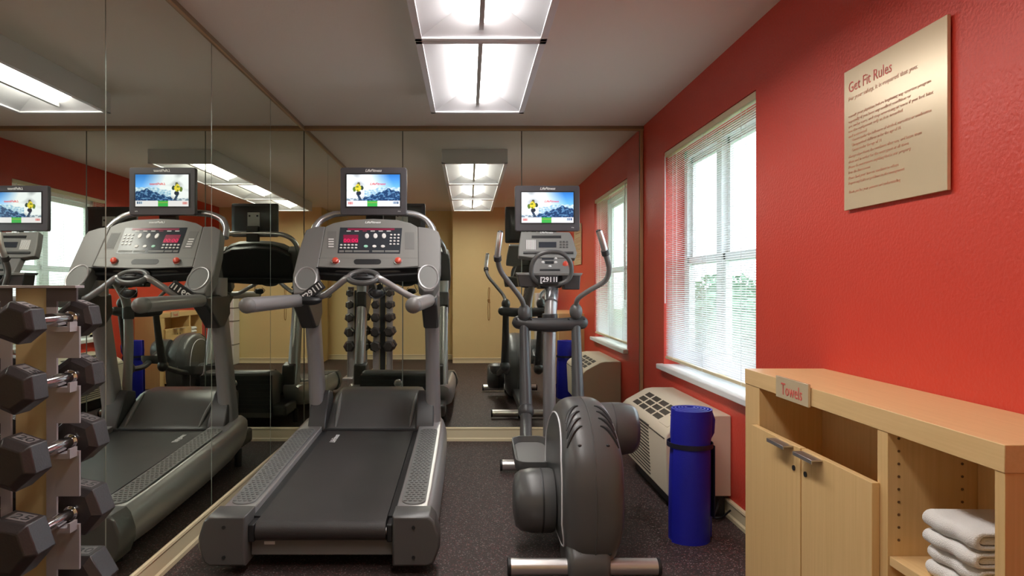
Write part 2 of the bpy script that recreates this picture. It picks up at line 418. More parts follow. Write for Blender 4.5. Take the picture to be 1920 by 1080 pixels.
# ------------------------------------------------------------------ ceiling lights
LX = 0.058; LW = .299; LEN = 1.30
for i, lab_ in enumerate(('white ceiling light nearest the mirrored back wall', 'white ceiling light in the middle of the row of three', 'white ceiling light closest to the camera, cut by the top of the picture')):
    y1 = 4.41 - i * LEN; y0 = y1 - LEN + .004; zb, zt = 2.315, ZC
    t = thing('ceiling_light', lab_, 'light', (LX, (y0 + y1) / 2, ZC), 'recessed style ceiling lights in a row')
    g = G(); w = .012
    g.box(LX - LW, LX - LW + w, y0, y1, zb, zt); g.box(LX + LW - w, LX + LW, y0, y1, zb, zt)
    g.box(LX - LW + w, LX + LW - w, y0, y0 + w, zb, zt); g.box(LX - LW + w, LX + LW - w, y1 - w, y1, zb, zt)
    g.box(LX - LW + w, LX + LW - w, y0 + w, y1 - w, zt - .008, zt)
    obj('housing', g, fix_m, t, .002)
    fr = G(); f_ = .032
    for (a, b, c, d) in ((LX - LW, LX - LW + f_, y0, y1), (LX + LW - f_, LX + LW, y0, y1), (LX - LW, LX + LW, y0, y0 + f_), (LX - LW, LX + LW, y1 - f_, y1)):
        fr.box(a, b, c, d, zb - .006, zb + .004)
    obj('frame', fr, fix_m, t, .002)
    # sloped reflector, four faces with thickness
    xo, xi = LW - .02, .115; yo0, yo1 = y0 + .02, y1 - .02; yi0, yi1 = y0 + .13, y1 - .13; zo, zi = zb + .002, zb + .085
    o_ = [(LX - xo, yo0, zo), (LX + xo, yo0, zo), (LX + xo, yo1, zo), (LX - xo, yo1, zo)]
    n_ = [(LX - xi, yi0, zi), (LX + xi, yi0, zi), (LX + xi, yi1, zi), (LX - xi, yi1, zi)]
    up_ = [Vector(q) + Vector((0, 0, .004)) for q in n_]; uo = [Vector(q) + Vector((0, 0, .004)) for q in o_]
    g = G(); g.loft([uo, o_, n_, up_], cap=False, closed=True)
    obj('reflector', g, refl_m, t, smooth=False)
    for s in (-1, 1):
        g = G()
        pr = [(LX + s * .011, zb + .036), (LX + s * .118, zb + .074), (LX + s * .118, zb + .098), (LX + s * .011, zb + .098)]
        rings = []
        for (yy, k) in ((yi0 - .05, .0), (yi0 - .03, 1), (yi1 + .02, 1), (yi1 + .05, 0)):
            rings.append([(p[0], yy, p[1] if k or j > 1 else zb + .09 - (.03 if j == 0 else 0)) for j, p in enumerate(pr)])
        g.loft(rings); obj('diffuser', g, lamp_m, t, smooth=False)
    obj('spine', G().box(LX - .011, LX + .011, y0 + .07, y1 - .07, zb + .018, zb + .10), spine_m, t, .002)

# ------------------------------------------------------------------ monitor picture
def pic(u, v):
    n = noise.noise(Vector((u * 5, v * 5, 1.3))) ; n2 = noise.noise(Vector((u * 22, v * 22, 4.1))); n3 = noise.noise(Vector((u * 60, v * 40, 8)))
    if v > .82:
        if .385 < u < .575: return (60 + 60 * (v > .86) * (v < .9), 170, 75)
        if .02 < u < .125 and .86 < v < .93: return (200, 90, 90) if int(u * 110) % 2 else (225, 190, 190)
        if .86 < u < .975 and .85 < v < .92: return (60, 80, 115) if int(u * 60) % 2 else (190, 205, 225)
        return (226, 222, 228)
    # skier in a yellow jacket
    if ((u - .215) / .055) ** 2 + ((v - .42) / .12) ** 2 < 1: return (225, 205, 60) if n2 > -.25 else (120, 130, 40)
    if ((u - .225) / .028) ** 2 + ((v - .29) / .05) ** 2 < 1: return (90, 90, 55)
    if ((u - .145) / .03) ** 2 + ((v - .46) / .08) ** 2 < 1: return (95, 120, 50)
    if ((u - .285) / .032) ** 2 + ((v - .42) / .07) ** 2 < 1: return (50, 70, 55)
    if ((u - .225) / .045) ** 2 + ((v - .585) / .07) ** 2 < 1: return (35, 45, 60)
    if .6 < v < .82 and abs(u - (.2 + (v - .6) * .32)) < .025: return (50, 70, 95)
    t = max(0, min(1, (u - .42 - .25 * v) * 2.6)); 
    sky = [235 + (45 - 235) * t, 240 + (120 - 240) * t, 245 + (200 - 245) * t]
    sky = [c + v * 160 * t for c in sky]
    if u < .45: sky = [c - 110 * max(0, n + .05) * (1.2 - u) for c in sky]
    r1 = .40 + .05 * noise.noise(Vector((u * 9, 3, 0))) + .25 * abs(u - .72) * (u < .72)
    r2 = .44 + .62 * abs(u - .80) + .05 * noise.noise(Vector((u * 16, 7, 0)))
    r3 = .80 - 1.1 * max(0, u - .42) if u < .58 else .62 + .3 * (u - .58)
    if v > r2: return (28 + 60 * (n2 > .12), 62 + 70 * (n2 > .12), 105 + 70 * (n2 > .12))
    if u > .36 and v > r3: return (50, 95, 130) if n3 < .15 else (215, 228, 238)
    if v > r1 and u > .33:
        k = .5 + n2; return (130 + 90 * k, 175 + 60 * k, 205 + 40 * k)
    if v > .74 and u < .36: return (120, 140, 155) if n2 > 0 else (200, 210, 220)
    return tuple(sky)
def screen_mesh():
    nx, ny = 132, 78; vs = []; fs = []
    for j in range(ny + 1):
        for i in range(nx + 1): vs.append((i / nx - .5, 0, .5 - j / ny))
    for j in range(ny):
        for i in range(nx): a = j * (nx + 1) + i; fs.append((a, a + nx + 1, a + nx + 2, a + 1))
    me = bpy.data.meshes.new('screen'); me.from_pydata(vs, [], fs)
    at = me.color_attributes.new('picture', 'FLOAT_COLOR', 'CORNER'); k = 0
    for j in range(ny):
        for i in range(nx):
            c = lin([max(0, min(255, q)) for q in pic((i + .5) / nx, (j + .5) / ny)])
            for _ in range(4): at.data[k].color = (*c, 1); k += 1
    me.materials.append(screen_m); return me
SCR = screen_mesh()

def monitor(parent, c, w, h, y, tilt=0.0):
    """flat panel facing the camera side (-y); c = (x, z) centre"""
    x, z = c
    g = G(); y0 = y
    rings = []
    for (yy, k) in ((y0, .985), (y0 + .012, 1.0), (y0 + .035, 1.0), (y0 + .055, .86), (y0 + .062, .80)):
        rings.append([(x + (px_ - 0) * k, yy, z + pz * k) for (px_, pz) in rrect(0, 0, w / 2, h / 2, .014)])
    g.loft(rings)
    m = obj('monitor', g, bezel, parent, .002)
    sw, sh = w * .80, h * .665
    s = bpy.data.objects.new('screen', SCR); COL.objects.link(s); s.parent = m; s.location = Vector((x, y0 - .0012, z + h * .015)) - wloc(m); s.scale = (sw, 1, sh)
    gg = G()
    for (a, b, c_, d) in ((-sw / 2 - .008, sw / 2 + .008, sh / 2, sh / 2 + .008), (-sw / 2 - .008, sw / 2 + .008, -sh / 2 - .008, -sh / 2), (-sw / 2 - .008, -sw / 2, -sh / 2, sh / 2), (sw / 2, sw / 2 + .008, -sh / 2, sh / 2)):
        gg.box(x + a, x + b, y0 - .003, y0 + .002, z + h * .015 + c_, z + h * .015 + d)
    obj('screen_surround', gg, black, m, smooth=False)
    text('logo', 'LifeFitness', .024, logo_w, m, (x - .052, y0 - .0015, z + h * .405), (1, 0, 0), (0, 0, 1), width=.105, shear=.3)
    text('red_logo', 'LifeFitness', .020, mat_red_logo, m, (x - .022, y0 - .0022, z + h * .13), (1, 0, 0), (0, 0, 1), width=.10, shear=.35, ext=.0004)
    text('size_mark', 'FT16', .008, logo_w, m, (x + w * .37, y0 - .0008, z - h * .43), (1, 0, 0), (0, 0, 1))
    gg = G().box(x - .055, x + .055, y0 + .060, y0 + .075, z - h * .38, z + h * .22)
    pl = obj('mount_plate', gg, fix_m, m, .003)
    gg = G()
    for (dx, dz) in ((-.035, .045), (.035, .045), (-.035, -.06), (.035, -.06)): gg.cyl((x + dx, y0 + .074, z + dz - .01), (x + dx, y0 + .078, z + dz - .01), .009, 12)
    obj('screws', gg, black, pl)
    return m
mat_red_logo = mat('screen_red_logo', (0.4, 0.03, 0.03), 0.4, emit=(0.50, 0.01, 0.01), es=0.8)

# ------------------------------------------------------------------ treadmill
XC = -.615
tm = thing('treadmill', 'large grey treadmill with a black belt and a lit monitor, beside the mirrored left wall', 'treadmill', (XC, 3.85, 0))
dz = lambda y: .215 + (y - 2.9) * .052
def sxm(s, d): return XC + s * d
for s in (-1, 1):
    rings = []
    for (y, zb_, zt_, ow) in ((2.93, .055, .243, .474), (3.2, .055, .252, .478), (3.8, .075, .285, .480), (4.25, .105, .312, .478), (4.48, .14, .332, .470), (4.56, .20, .338, .455), (4.60, .262, .325, .44)):
        h = zt_ - zb_
        pts = [(.305, zb_ + .01), (.305, zt_ - .004), (.309, zt_), (ow - .040, zt_), (ow - .030, zt_ - .004), (ow - .008, zt_ - h * .22), (ow + .004, zt_ - h * .45), (ow + .002, zt_ - h * .68), (ow - .02, zb_ + .015), (ow - .045, zb_)]
        rings.append([(sxm(s, p[0]), y, p[1]) for p in pts])
    obj('side_rail', G().loft(rings), silver, tm, ang=40)
    rings = []
    for (y, k) in ((2.812, .008), (2.822, .0), (2.95, .0)):
        pts = [(.302 + k, .042 + k), (.302 + k, .25 - k), (.455 - k, .25 - k), (.476 - k, .225), (.497 - k, .16), (.497 - k, .12), (.475 - k, .06), (.455 - k, .042 + k)]
        rings.append([(sxm(s, p[0]), y, p[1]) for p in pts])
    ec = obj('end_cap', G().loft(rings), mgrey, tm, .003, ang=40)
    for zz in (.205, .082):
        obj('bolt', G().cyl((sxm(s, .39), 2.8115, zz), (sxm(s, .39), 2.807, zz), .0075, 12), black, ec)
    # rubber pad with studs
    g = G(); a, b = 2.98, 4.22
    pad = rrect(sxm(s, .375), (a + b) / 2, .052, (b - a) / 2, .05, 6)
    zt_ = lambda y: .243 + (y - 2.93) / (4.48 - 2.93) * .089 if y > 3.8 else (.243 + (y - 2.93) / (3.2 - 2.93) * .009 if y < 3.2 else .252 + (y - 3.2) / .6 * .033)
    zt2 = lambda y: max(zt_(y), .243 + (y - 2.93) * .0575)
    g.loft([[(x, y, zt2(y) - .004) for (x, y) in pad], [(x, y, zt2(y) + .0035) for (x, y) in pad]])
    po = obj('tread_pad', g, pad_m, tm, .001)
    g = G()
    y = a + .035; r_ = 0
    while y < b - .03:
        for q in (-1.5, -.5, .5, 1.5):
            x = sxm(s, .375) + q * .022 + (.005 if r_ % 2 else -.005)
            g.lathe([(.0085, 0), (.0075, .0022), (.003, .003)], (x, y, zt2(y) + .0034), 'z', 7)
        y += .026; r_ += 1
    st = obj('studs', g, mgrey, po)
    # black channel beside belt
    obj('deck_strip', G().loft([[(sxm(s, .272), y, dz(y) - .03) for y in (2.93, 4.4)] + [(sxm(s, .272), y, dz(y) - .004) for y in (4.4, 2.93)], [(sxm(s, .306), y, dz(y) - .03) for y in (2.93, 4.4)] + [(sxm(s, .306), y, dz(y) - .004) for y in (4.4, 2.93)]]), black, tm, smooth=False)
    g = G().box(sxm(s, .275), sxm(s, .302), 2.845, 2.95, .13, .205)
    rb = obj('roller_bracket', g, black, tm, .006)
    obj('roller_bolt', G().cyl((sxm(s, .262), 2.875, .168), (sxm(s, .30), 2.875, .168), .016, 16), brushed, tm)
# belt loop
g = G(); prof = []
R = .041; yc = 2.875; zc = dz(2.88) - R
prof_o = [(4.42, dz(4.42)), (3.8, dz(3.8)), (3.2, dz(3.2))]
for i in range(9):
    a = PI / 2 + PI * i / 8; prof_o.append((yc + R * math.cos(a), zc + R * math.sin(a)))
prof_o += [(3.4, dz(3.4) - 2 * R), (4.42, dz(4.42) - 2 * R)]
def inset(p, k=.003):
    (y, z) = p; return (y + (.003 if y < 2.9 else 0), z + (-k if z > dz(y) - R else k))
rings = [[(XC - .270, y, z) for (y, z) in prof_o], [(XC + .270, y, z) for (y, z) in prof_o]]
g.loft(rings, cap=True)
obj('running_belt', g, belt_m, tm, ang=40)
g = G().loft([[(XC + s_ * .27, y, z) for (y, z) in ((2.96, dz(2.96) - .075), (4.5, dz(4.5) - .075), (4.5, dz(4.5) - .02), (2.96, dz(2.96) - .02))] for s_ in (-1, 1)])
obj('cross_bar', G().box(XC - .30, XC + .30, 2.885, 2.94, .062, .128), grey, tm, .004)
obj('sticker', G().box(XC - .245, XC - .20, 2.8835, 2.886, .108, .121), logo_w, tm, smooth=False)
text('belt_logo', 'LifeFitness', .045, logo_w, tm, (XC - .175, 4.04, dz(4.04) + .0008), (0, 1, .052), (-1, 0, 0), width=.17, shear=.3, ext=.0005)
# motor cover
rings = []
for (y, z, hw) in ((4.315, .278, .300), (4.32, .300, .302), (4.36, .322, .305), (4.44, .372, .306), (4.54, .430, .306), (4.64, .468, .306), (4.72, .482, .306), (4.86, .486, .300), (4.885, .470, .295)):
    zl = dz(min(y, 4.5)) - .03 if y < 4.7 else .10
    pts = [(-hw, zl), (-hw - .004, z - .04), (-hw + .02, z - .004), (-hw + .05, z), (hw - .05, z), (hw - .02, z - .004), (hw + .004, z - .04), (hw, zl)]
    rings.append([(XC + p[0] + .01, y, p[1]) for p in pts])
mc = obj('motor_cover', G().loft(rings), mgrey, tm, ang=50)
# raised centre panel with curved side fins
for s in (-1, 1):
    path = [(XC + .01 + s * (.235 + .02 * t), 4.33 + .30 * t, .300 + .168 * t - .012 * (2 * t - 1) ** 2 + .016) for t in [i / 8 for i in range(9)]]
    obj('cover_fin', G().tube(path, [.006, .012, .016, .018, .018, .017, .015, .012, .006], 10, ry=.8), grey, mc)
obj('cover_lip', G().box(XC - .295, XC + .315, 4.30, 4.33, .282, .300), black, mc, .003)
g = G()
for i in range(9): g.box(XC - .28, XC + .30, 4.884, 4.893, .16 + i * .034, .178 + i * .034)
obj('front_louvres', g, black, mc)
obj('front_shield', G().box(XC - .29, XC + .31, 4.86, 4.887, .14, .455), black, mc, .004)
obj('badge', G().lathe([(.034, 0), (.034, .006), (.028, .009), (.014, .010)], (XC + .03, 4.892, .39), 'y', 24), silver2, mc)
obj('side_tray', G().box(XC - .40, XC + .42, 4.50, 4.86, .10, .20), dgrey, tm, .02)
for s in (-1, 1):
    g = G().prism([(4.30, .285), (4.30, .315), (4.42, .50), (4.46, .52), (4.56, .50), (4.58, .285)], 'x', sxm(s, .285), sxm(s, .395))
    obj('foot_cover', g, dgrey, tm, .008)
    g = G()
    for yy in (2.98, 4.65): g.cyl((sxm(s, .40), yy, .001), (sxm(s, .40), yy, .075), .025, 14)
    for yy, nm in ((2.98, 'levelling_foot'), (4.55, 'levelling_foot')):
        obj(nm, G().cyl((sxm(s, .40), yy, .001), (sxm(s, .40), yy, .12), .024, 14), black, tm)
    # upright
    up_pts = []
    rings = []
    bx = XC + .012 + s * .375
    for (z, y, hx, hy) in ((.28, 4.47, .050, .085), (.42, 4.46, .046, .078), (.75, 4.38, .043, .070), (1.0, 4.31, .044, .070), (1.12, 4.27, .046, .078), (1.25, 4.25, .050, .09)):
        x = bx + s * (-.0 + .0 * z)
        rings.append([(x + p[0], y + p[1], z) for p in rrect(0, 0, hx, hy, .035, 4)])
    obj('upright', G().loft(rings), silver, tm, ang=60)
    # dark bracket under hand rail
    g = G().prism([(3.98, 1.135), (4.36, 1.15), (4.38, 1.02), (4.28, .945), (4.19, .94), (4.08, 1.02), (3.98, 1.085)], 'x', bx - .047, bx + .047)
    obj('rail_bracket', g, dgrey, tm, .014, 3)
    # hand rail
    xe = -1.025 if s < 0 else -.255
    x0 = bx - .0
    hr = G().capsule((x0, 4.10, 1.115), (xe, 3.17, 1.108), .037, 18)
    h_ = obj('hand_rail', hr, silver, tm)
    obj('rail_end_cap', G().capsule((xe, 3.20, 1.108), (xe, 3.168, 1.107), .0378, 18), grey, h_)
# console
yc_ = lambda py: 4.30 - (py - 410) / 92 * .22
def CP(px, py, off=0.0):
    y = yc_(py); return P(px, py, y) + NRM * off
_a = P(700, 500, yc_(500)); _b = P(700, 420, yc_(420)); _u = (_b - _a).normalized(); NRM = Vector((1, 0, 0)).cross(_u).normalized()
if NRM.y > 0: NRM = -NRM
UP = _u
con = obj('console', G().slab([CP(*q) for q in ((610, 425), (625, 418), (655, 412), (700, 410), (745, 412), (770, 418), (783, 425), (784, 499), (740, 502), (690, 503), (640, 502), (596, 500))], -NRM * .05), grey_l, tm, .004)
for s, pts, cc in ((-1, ((573, 431), (590, 424), (610, 424), (605, 455), (596, 503), (596, 538), (585, 548), (550, 550), (549, 515), (560, 470)), (574, 523)),
                   (1, ((783, 424), (805, 427), (822, 433), (826, 445), (826, 500), (822, 530), (812, 545), (795, 546), (784, 536), (783, 500)), (803, 520))):
    wv = obj('console_wing', G().slab([CP(*q) for q in pts], -NRM * .085), grey, tm, .008, 3)
    c = CP(cc[0], cc[1], .003); rx, rz = (.060, .080) if s < 0 else (.058, .086)
    ring = [c + Vector((1, 0, 0)) * rx * math.cos(a) + UP * rz * math.sin(a) for a in [2 * PI * i / 32 for i in range(32)]]
    obj('cup_ring', G().tube(ring, .0065, 8, closed=True), silver, wv)
    rr = []
    for (k, d) in ((1.0, .004), (.8, .003), (.5, .0015)):
        rr.append([c + (p - c) * k + NRM * (d - .002) for p in ring])
    obj('cup_well', G().loft(rr), pad_m, wv, ang=60)
blk = G().slab([CP(*q, -.045) for q in ((600, 432), (640, 418), (700, 414), (760, 418), (795, 432), (800, 505), (690, 512), (592, 505))], -NRM * .07 + Vector((0, .02, 0)))
obj('console_back', blk, black, tm, .01)
obj('console_underside', G().slab([P(592, 501, 4.07), P(690, 504, 4.07), P(790, 501, 4.07), P(795, 519, 4.16), P(690, 516, 4.16), P(590, 519, 4.16)], (0, .10, 0.012)), black, tm, .004)
obj('keypad_panel', G().slab([CP(*q, .0025) for q in ((638, 427), (754, 428), (750, 476), (633, 475))], -NRM * .004), lcd, con, smooth=False)
def cq(x0, y0, x1, y1, off=.004, sk=0): return [CP(x0, y0, off), CP(x1, y0, off), CP(x1 - sk, y1, off), CP(x0 - sk, y1, off)]
obj('led_strip', G().slab(cq(652, 429, 740, 432), -NRM * .003), led_dark, con, smooth=False)
obj('led_display', G().slab(cq(644, 441, 672, 456), -NRM * .003), led_dark, con, smooth=False)
text('led_digits', '00:00', .040, led_red, con, CP(644, 455, .0048), (1, 0, 0), UP, width=.088)
for i in range(6): obj('led_legend', G().slab(cq(650 + i * 15, 433.2, 658 + i * 15, 434.6), -NRM * .003), btn_w if i not in (2,) else led_dark, con, smooth=False)
def button(px, py, rx, rz, m, nm='button'):
    c = CP(px, py, .004); n = 14
    r0 = [c + Vector((1, 0, 0)) * rx * math.cos(2 * PI * i / n) + UP * rz * math.sin(2 * PI * i / n) for i in range(n)]
    obj(nm, G().loft([r0, [c + (p - c) * .8 + NRM * .003 for p in r0]]), m, con)
for px in (688, 704, 720): button(px, 443, .013, .021, btn_w)
for i, px in enumerate((686, 702, 718)): button(px, 462.5, .013, .011, btn_g if i == 0 else btn_w)
for j in range(4):
    for i in range(3): button(733.5 + i * 7 - j * .4, 441 + j * 5.8, .0075, .006, btn_w)
for j in range(2):
    for i in range(5): button(640 + i * 7 - j * .5, 460 + j * 5.4, .0085, .006, btn_w)
for (a, b) in ((636, 645), (647, 661), (663, 692), (698, 720), (722, 748)):
    obj('legend_label', G().slab(cq(a, 470, b, 473.5), -NRM * .003), pad_m if a != 636 else grey, con, smooth=False)
obj('left_label', G().slab(cq(614, 434, 631, 466, .0025, 1), -NRM * .004), grey, con, smooth=False)
for k in range(4): obj('label_line', G().slab(cq(616, 448 + k * 4.6, 626, 450 + k * 4.6, .0035), -NRM * .003), btn_w, con, smooth=False)
obj('speaker_grille', G().slab(cq(759, 436, 777, 468, .0025), -NRM * .004), grey, con, smooth=False)
g = G()
for k in range(8): g.slab(cq(760 + k * 2.1, 438, 761 + k * 2.1, 466, .004), -NRM * .003)
obj('grille_slots', g, btn_w if False else pad_m, con, smooth=False)
text('console_logo', 'LifeFitness', .024, logo_w, con, CP(684, 419, .002), (1, 0, 0), UP, width=.10, shear=.3)
# lower strip line, slot and stop knobs
obj('seam', G().slab(cq(597, 483.6, 783, 484.4, .0015), -NRM * .003), pad_m, con, smooth=False)
c = CP(689, 491, .002); rw = rrect(0, 0, .082, .020, .019, 5)
obj('tray_slot', G().slab([c + Vector((1, 0, 0)) * p[0] + UP * p[1] for p in rw], -NRM * .004), black, con, smooth=False)
for px in (629.5, 746.5):
    c = CP(px, 490.5, .0)
    obj('stop_knob', G().tube([c, c + NRM * .012, c + NRM * .02, c + NRM * .026], [.019, .020, .018, .008], 18), knob_red, con)
    obj('knob_ring', G().tube([c + NRM * .004 + (Vector((1, 0, 0)) * math.cos(a) + UP * math.sin(a)) * .022 for a in [2 * PI * i / 20 for i in range(20)]], .002, 6, closed=True), silver2, con)
# hoop behind console
hp = [P(585, 446, 4.36), P(590, 428, 4.40), P(602, 413, 4.43), P(620, 404, 4.44), P(640, 400, 4.44), P(700, 398, 4.44), P(760, 400, 4.44), P(783, 404, 4.44), P(800, 414, 4.43), P(811, 429, 4.40), P(816, 446, 4.36)]
obj('hoop_tube', G().tube(catmull(hp, 5), .0215, 14), silver2, tm)
monitor(tm, ((700 - 878) * 4.34 / F, EYE + (538 - 358.5) * 4.34 / F), .422, .304, 4.34)
obj('monitor_bracket', G().box(-.66, -.55, 4.41, 4.46, 1.60, 1.74), black, tm, .005)
# heart rate sensor bar
hub = P(681, 520, 3.95)
ring = [hub + Vector((.083 * math.cos(a), .045 * math.sin(a), .034 * math.sin(a))) for a in [2 * PI * i / 32 for i in range(32)]]
hb = obj('sensor_hub', G().tube(ring, .017, 12, closed=True), mgrey, tm)
obj('hub_face', G().ell(hub + Vector((0, 0, -.004)), .075, .042, .024, 24, 8), black, hb)
obj('hub_display', G().box(hub.x - .032, hub.x + .032, hub.y - .035, hub.y + .01, hub.z + .004, hub.z + .018), black, hb, .004)
obj('hub_stem', G().tube([hub + Vector((0, .02, 0)), hub + Vector((0, .12, .02)), hub + Vector((.0, .20, .05))], .03, 12), black, tm)
for s, e in ((-1, P(602, 556, 4.0)), (1, P(777, 559, 4.0))):
    st_ = hub + Vector((s * .075, -.005, 0))
    e2 = Vector((XC + .012 + s * .375, 4.10, 1.12))
    obj('sensor_arm', G().tube(catmull([st_, st_ + Vector((s * .03, 0, -.012)), (st_ + e) / 2, e, e2], 5), .019, 14), silver, tm)
c = P(584, 547, 3.93); xd = Vector((.80, -.1, .58)).normalized(); ud = Vector((-.58, 0, .8)); ud = (ud - xd * ud.dot(xd)).normalized()
nn = xd.cross(ud)
tg = obj('tag', G().slab([c + xd * a + ud * b for (a, b) in rrect(0, 0, .075, .028, .006, 2)], -nn * .03), black, tm, .003)
text('tag_number', '[2911I', .046, logo_w, tg, c - xd * .062 - ud * .016 + nn * .001, xd, ud, width=.125)
obj('tag_base', G().ell(c + Vector((-.02, .03, -.05)), .075, .05, .03, 16, 8), black, tm)
obj('clip_receiver', G().ell(P(706, 551, 4.05), .042, .03, .026, 16, 8, .6), black, tm)
obj('safety_cord', G().tube(catmull([P(697, 540, 4.06), P(690, 549, 4.03), P(703, 560, 4.02), P(722, 552, 4.03), P(718, 539, 4.06), P(716, 522, 4.1)], 6), .003, 6), black, tm)

# ------------------------------------------------------------------ elliptical trainer
EX = .50
el = thing('elliptical_trainer', 'dark grey elliptical trainer with a lit monitor and moving handles, beside the window wall', 'elliptical trainer', (EX, 3.7, 0))
for (y, nm) in ((2.80, 'rear_stabilizer'), (4.40, 'front_stabilizer')):
    x0, x1 = (.160, .785) if y < 3 else (.205, .80)
    st_ = obj(nm, G().cyl((x0 + .012, y, .048), (x1 - .012, y, .048), .034, 24), brushed, el, .002)
    for (a, b) in ((x0, x0 + .014), (x1 - .014, x1)):
        obj('end_plug', G().cyl((a, y, .048), (b, y, .048), .0365, 24), black, st_, .003)
obj('base_frame', G().box(EX - .035, EX + .035, 2.82, 4.62, .05, .13), dgrey, el, .01)
for yy in (4.40,):
    obj('frame_saddle', G().prism([(yy - .05, .01), (yy + .05, .01), (yy + .06, .10), (yy - .06, .10)], 'x', EX - .05, EX + .05), dgrey, el, .008)
# flywheel housing
HC = Vector((EX, 3.10, .350)); HR = .340; HW = .130
def hsurf(th, ph, k=0.0):
    sg = lambda v, q: math.copysign(abs(v) ** q, v)
    cr = abs(math.cos(ph)) ** .55; x = HW * sg(math.sin(ph), .62)
    flat = .018 * max(0, 1 - abs(x) / .03)
    r = HR * (.60 + .40 * cr) + k
    q = .50 if math.sin(th) < 0 else .92
    yy = HC.y + r * sg(math.cos(th), q) * 1.10; zz = HC.z + r * sg(math.sin(th), q)
    # narrower towards the floor
    wz = 1.0 - .24 * max(0, (.22 - zz) / .22) - .16 * max(0, (zz - .48) / .2)
    return Vector((HC.x + x * wz + .012, yy, zz))
rings = []
for i in range(23):
    ph = -PI / 2 + PI * i / 22
    rings.append([hsurf(2 * PI * k / 56, ph) for k in range(56)])
fh = obj('flywheel_housing', G().loft(rings), mgrey, el, ang=70)
tr = [hsurf(a, -1.32, .003) for a in [2 * PI * i / 56 for i in range(56)]]
obj('housing_trim', G().tube(tr, .004, 6, closed=True), fix_m, fh)
mid = [hsurf(a, 0.0, .0003) for a in [2 * PI * i / 64 for i in range(64)]]
obj('housing_seam', G().tube(mid, .0028, 6, closed=True), mgrey, fh)
g = G()
for s in (-1, 1):
    for k in range(4):
        pth = []
        for j in range(8):
            ph = s * (.16 + .72 * j / 7); th = PI * .5 + .30 + k * .135 + (.28 * (j / 7) ** 1.6)
            pth.append(hsurf(th, ph, .0005))
        sl = obj('vent_slot', G().tube(pth, [.003, .006, .008, .0085, .0085, .008, .006, .003], 6), black, fh)
    for (th, ph) in ((PI * .5 + .98, .30), (PI * 1.16, .35)):
        c = hsurf(th, s * ph, .0); obj('screw_hole', G().ell(c, .008, .006, .006, 10, 6), black, fh)
g = G(); rings = []
for (yy, k, zt_) in ((2.728, .80, .070), (2.735, .93, .095), (2.76, 1.0, .13), (2.85, 1.0, .16), (3.0, 1.0, .16)):
    rings.append([(EX - .012 + p[0] * k, yy, max(.008, p[1])) for p in rrect(0, zt_ / 2 + .004, .086, zt_ / 2, .03, 4)])
obj('housing_foot', G().loft(rings), mgrey, el, ang=50)
# crank drums, pedal beams, pedals
def drum(x0, x1, y, z, r, s):
    # x0 inner, x1 outer
    d = x1 - x0
    prof = [(r * .96, 0), (r, d * .08), (r, d * .55), (r * .93, d * .82), (r * .80, d * .95), (r * .45, d)]
    return G().lathe([(p[0], p[1]) for p in prof], (x0, y, z), 'x', 36)
crL = obj('crank_drum', drum(.385, .205, 3.12, .222, .142, -1), mgrey, el, ang=50)
crR = obj('crank_drum', drum(.63, .815, 3.30, .510, .125, 1), mgrey, el, ang=50)
obj('drum_seam', G().lathe([(.1425, -.004), (.1435, 0), (.1425, .004)], (.33, 3.12, .222), 'x', 36), black, crL)
obj('drum_seam', G().lathe([(.1255, -.003), (.1263, 0), (.1255, .003)], (.69, 3.30, .510), 'x', 36), dgrey, crR)
for s, xb, c0, jz in ((-1, .32, (3.14, .24), .455), (1, .69, (3.30, .51), .43)):
    jy = 4.12
    a = Vector((xb, c0[0] + .08, c0[1] + .02)); b = Vector((xb, 3.78, .345 if s < 0 else .40)); c = Vector((.348 if s < 0 else .665, jy, jz - .02))
    obj('pedal_beam', G().tube(catmull([a, (a + b) / 2, b, c], 5), .026, 12, ry=1.3), dgrey, el)
    # pedal: shallow tray
    py0, py1 = 3.30, 3.68; zb_ = .325 if s < 0 else .43; cx = (.325 if s < 0 else .69)
    g = G(); hw, hl = .095, (py1 - py0) / 2; cy = (py0 + py1) / 2
    def rg(k, z): return [(cx + p[0], cy + p[1], z + (p[1] * .12)) for p in rrect(0, 0, hw * k, hl * (1 - (1 - k) * .5), .055 * k, 4)]
    g.loft([rg(.80, zb_ - .035), rg(1.0, zb_ + .0), rg(1.0, zb_ + .045), rg(.93, zb_ + .045), rg(.86, zb_ + .012), rg(.5, zb_ + .012)])
    pd = obj('pedal', g, mgrey, el, ang=40)
    obj('pedal_tread', G().loft([rg(.80, zb_ + .012), rg(.80, zb_ + .017)]), grey, pd)
    # swing arm
    top = Vector((.348 if s < 0 else .672, 4.27, .955)); bot = Vector((.348 if s < 0 else .665, jy, jz))
    obj('swing_arm', G().tube([top, (top + bot) / 2 + Vector((0, .01, 0)), bot], [.024, .028, .034], 14, ry=1.2, up=(0, 1, 0)), dgrey, el)
    obj('arm_joint', G().ell(bot + Vector((0, 0, -.01)), .048, .06, .055, 18, 10), dgrey, el)
# mast
mp = [P(1030, 800, 4.44), P(1030, 790, 4.44), P(1030, 700, 4.42), P(1031, 620, 4.42), P(1033, 575, 4.44), P(1035, 545, 4.50), P(1034, 520, 4.60)]
mp = [Vector((.525, 4.44, .08))] + mp
obj('mast', G().tube(catmull(mp, 4), .041, 18), silver, el)
obj('mast_collar', G().tube([P(1031, 622, 4.42), P(1031, 588, 4.42)], [.050, .050], 18), dgrey, el, .006)
obj('mast_head', G().tube([P(1033, 566, 4.43), P(1034, 545, 4.48), P(1034, 528, 4.54)], [.043, .045, .043], 18), silver2, el)
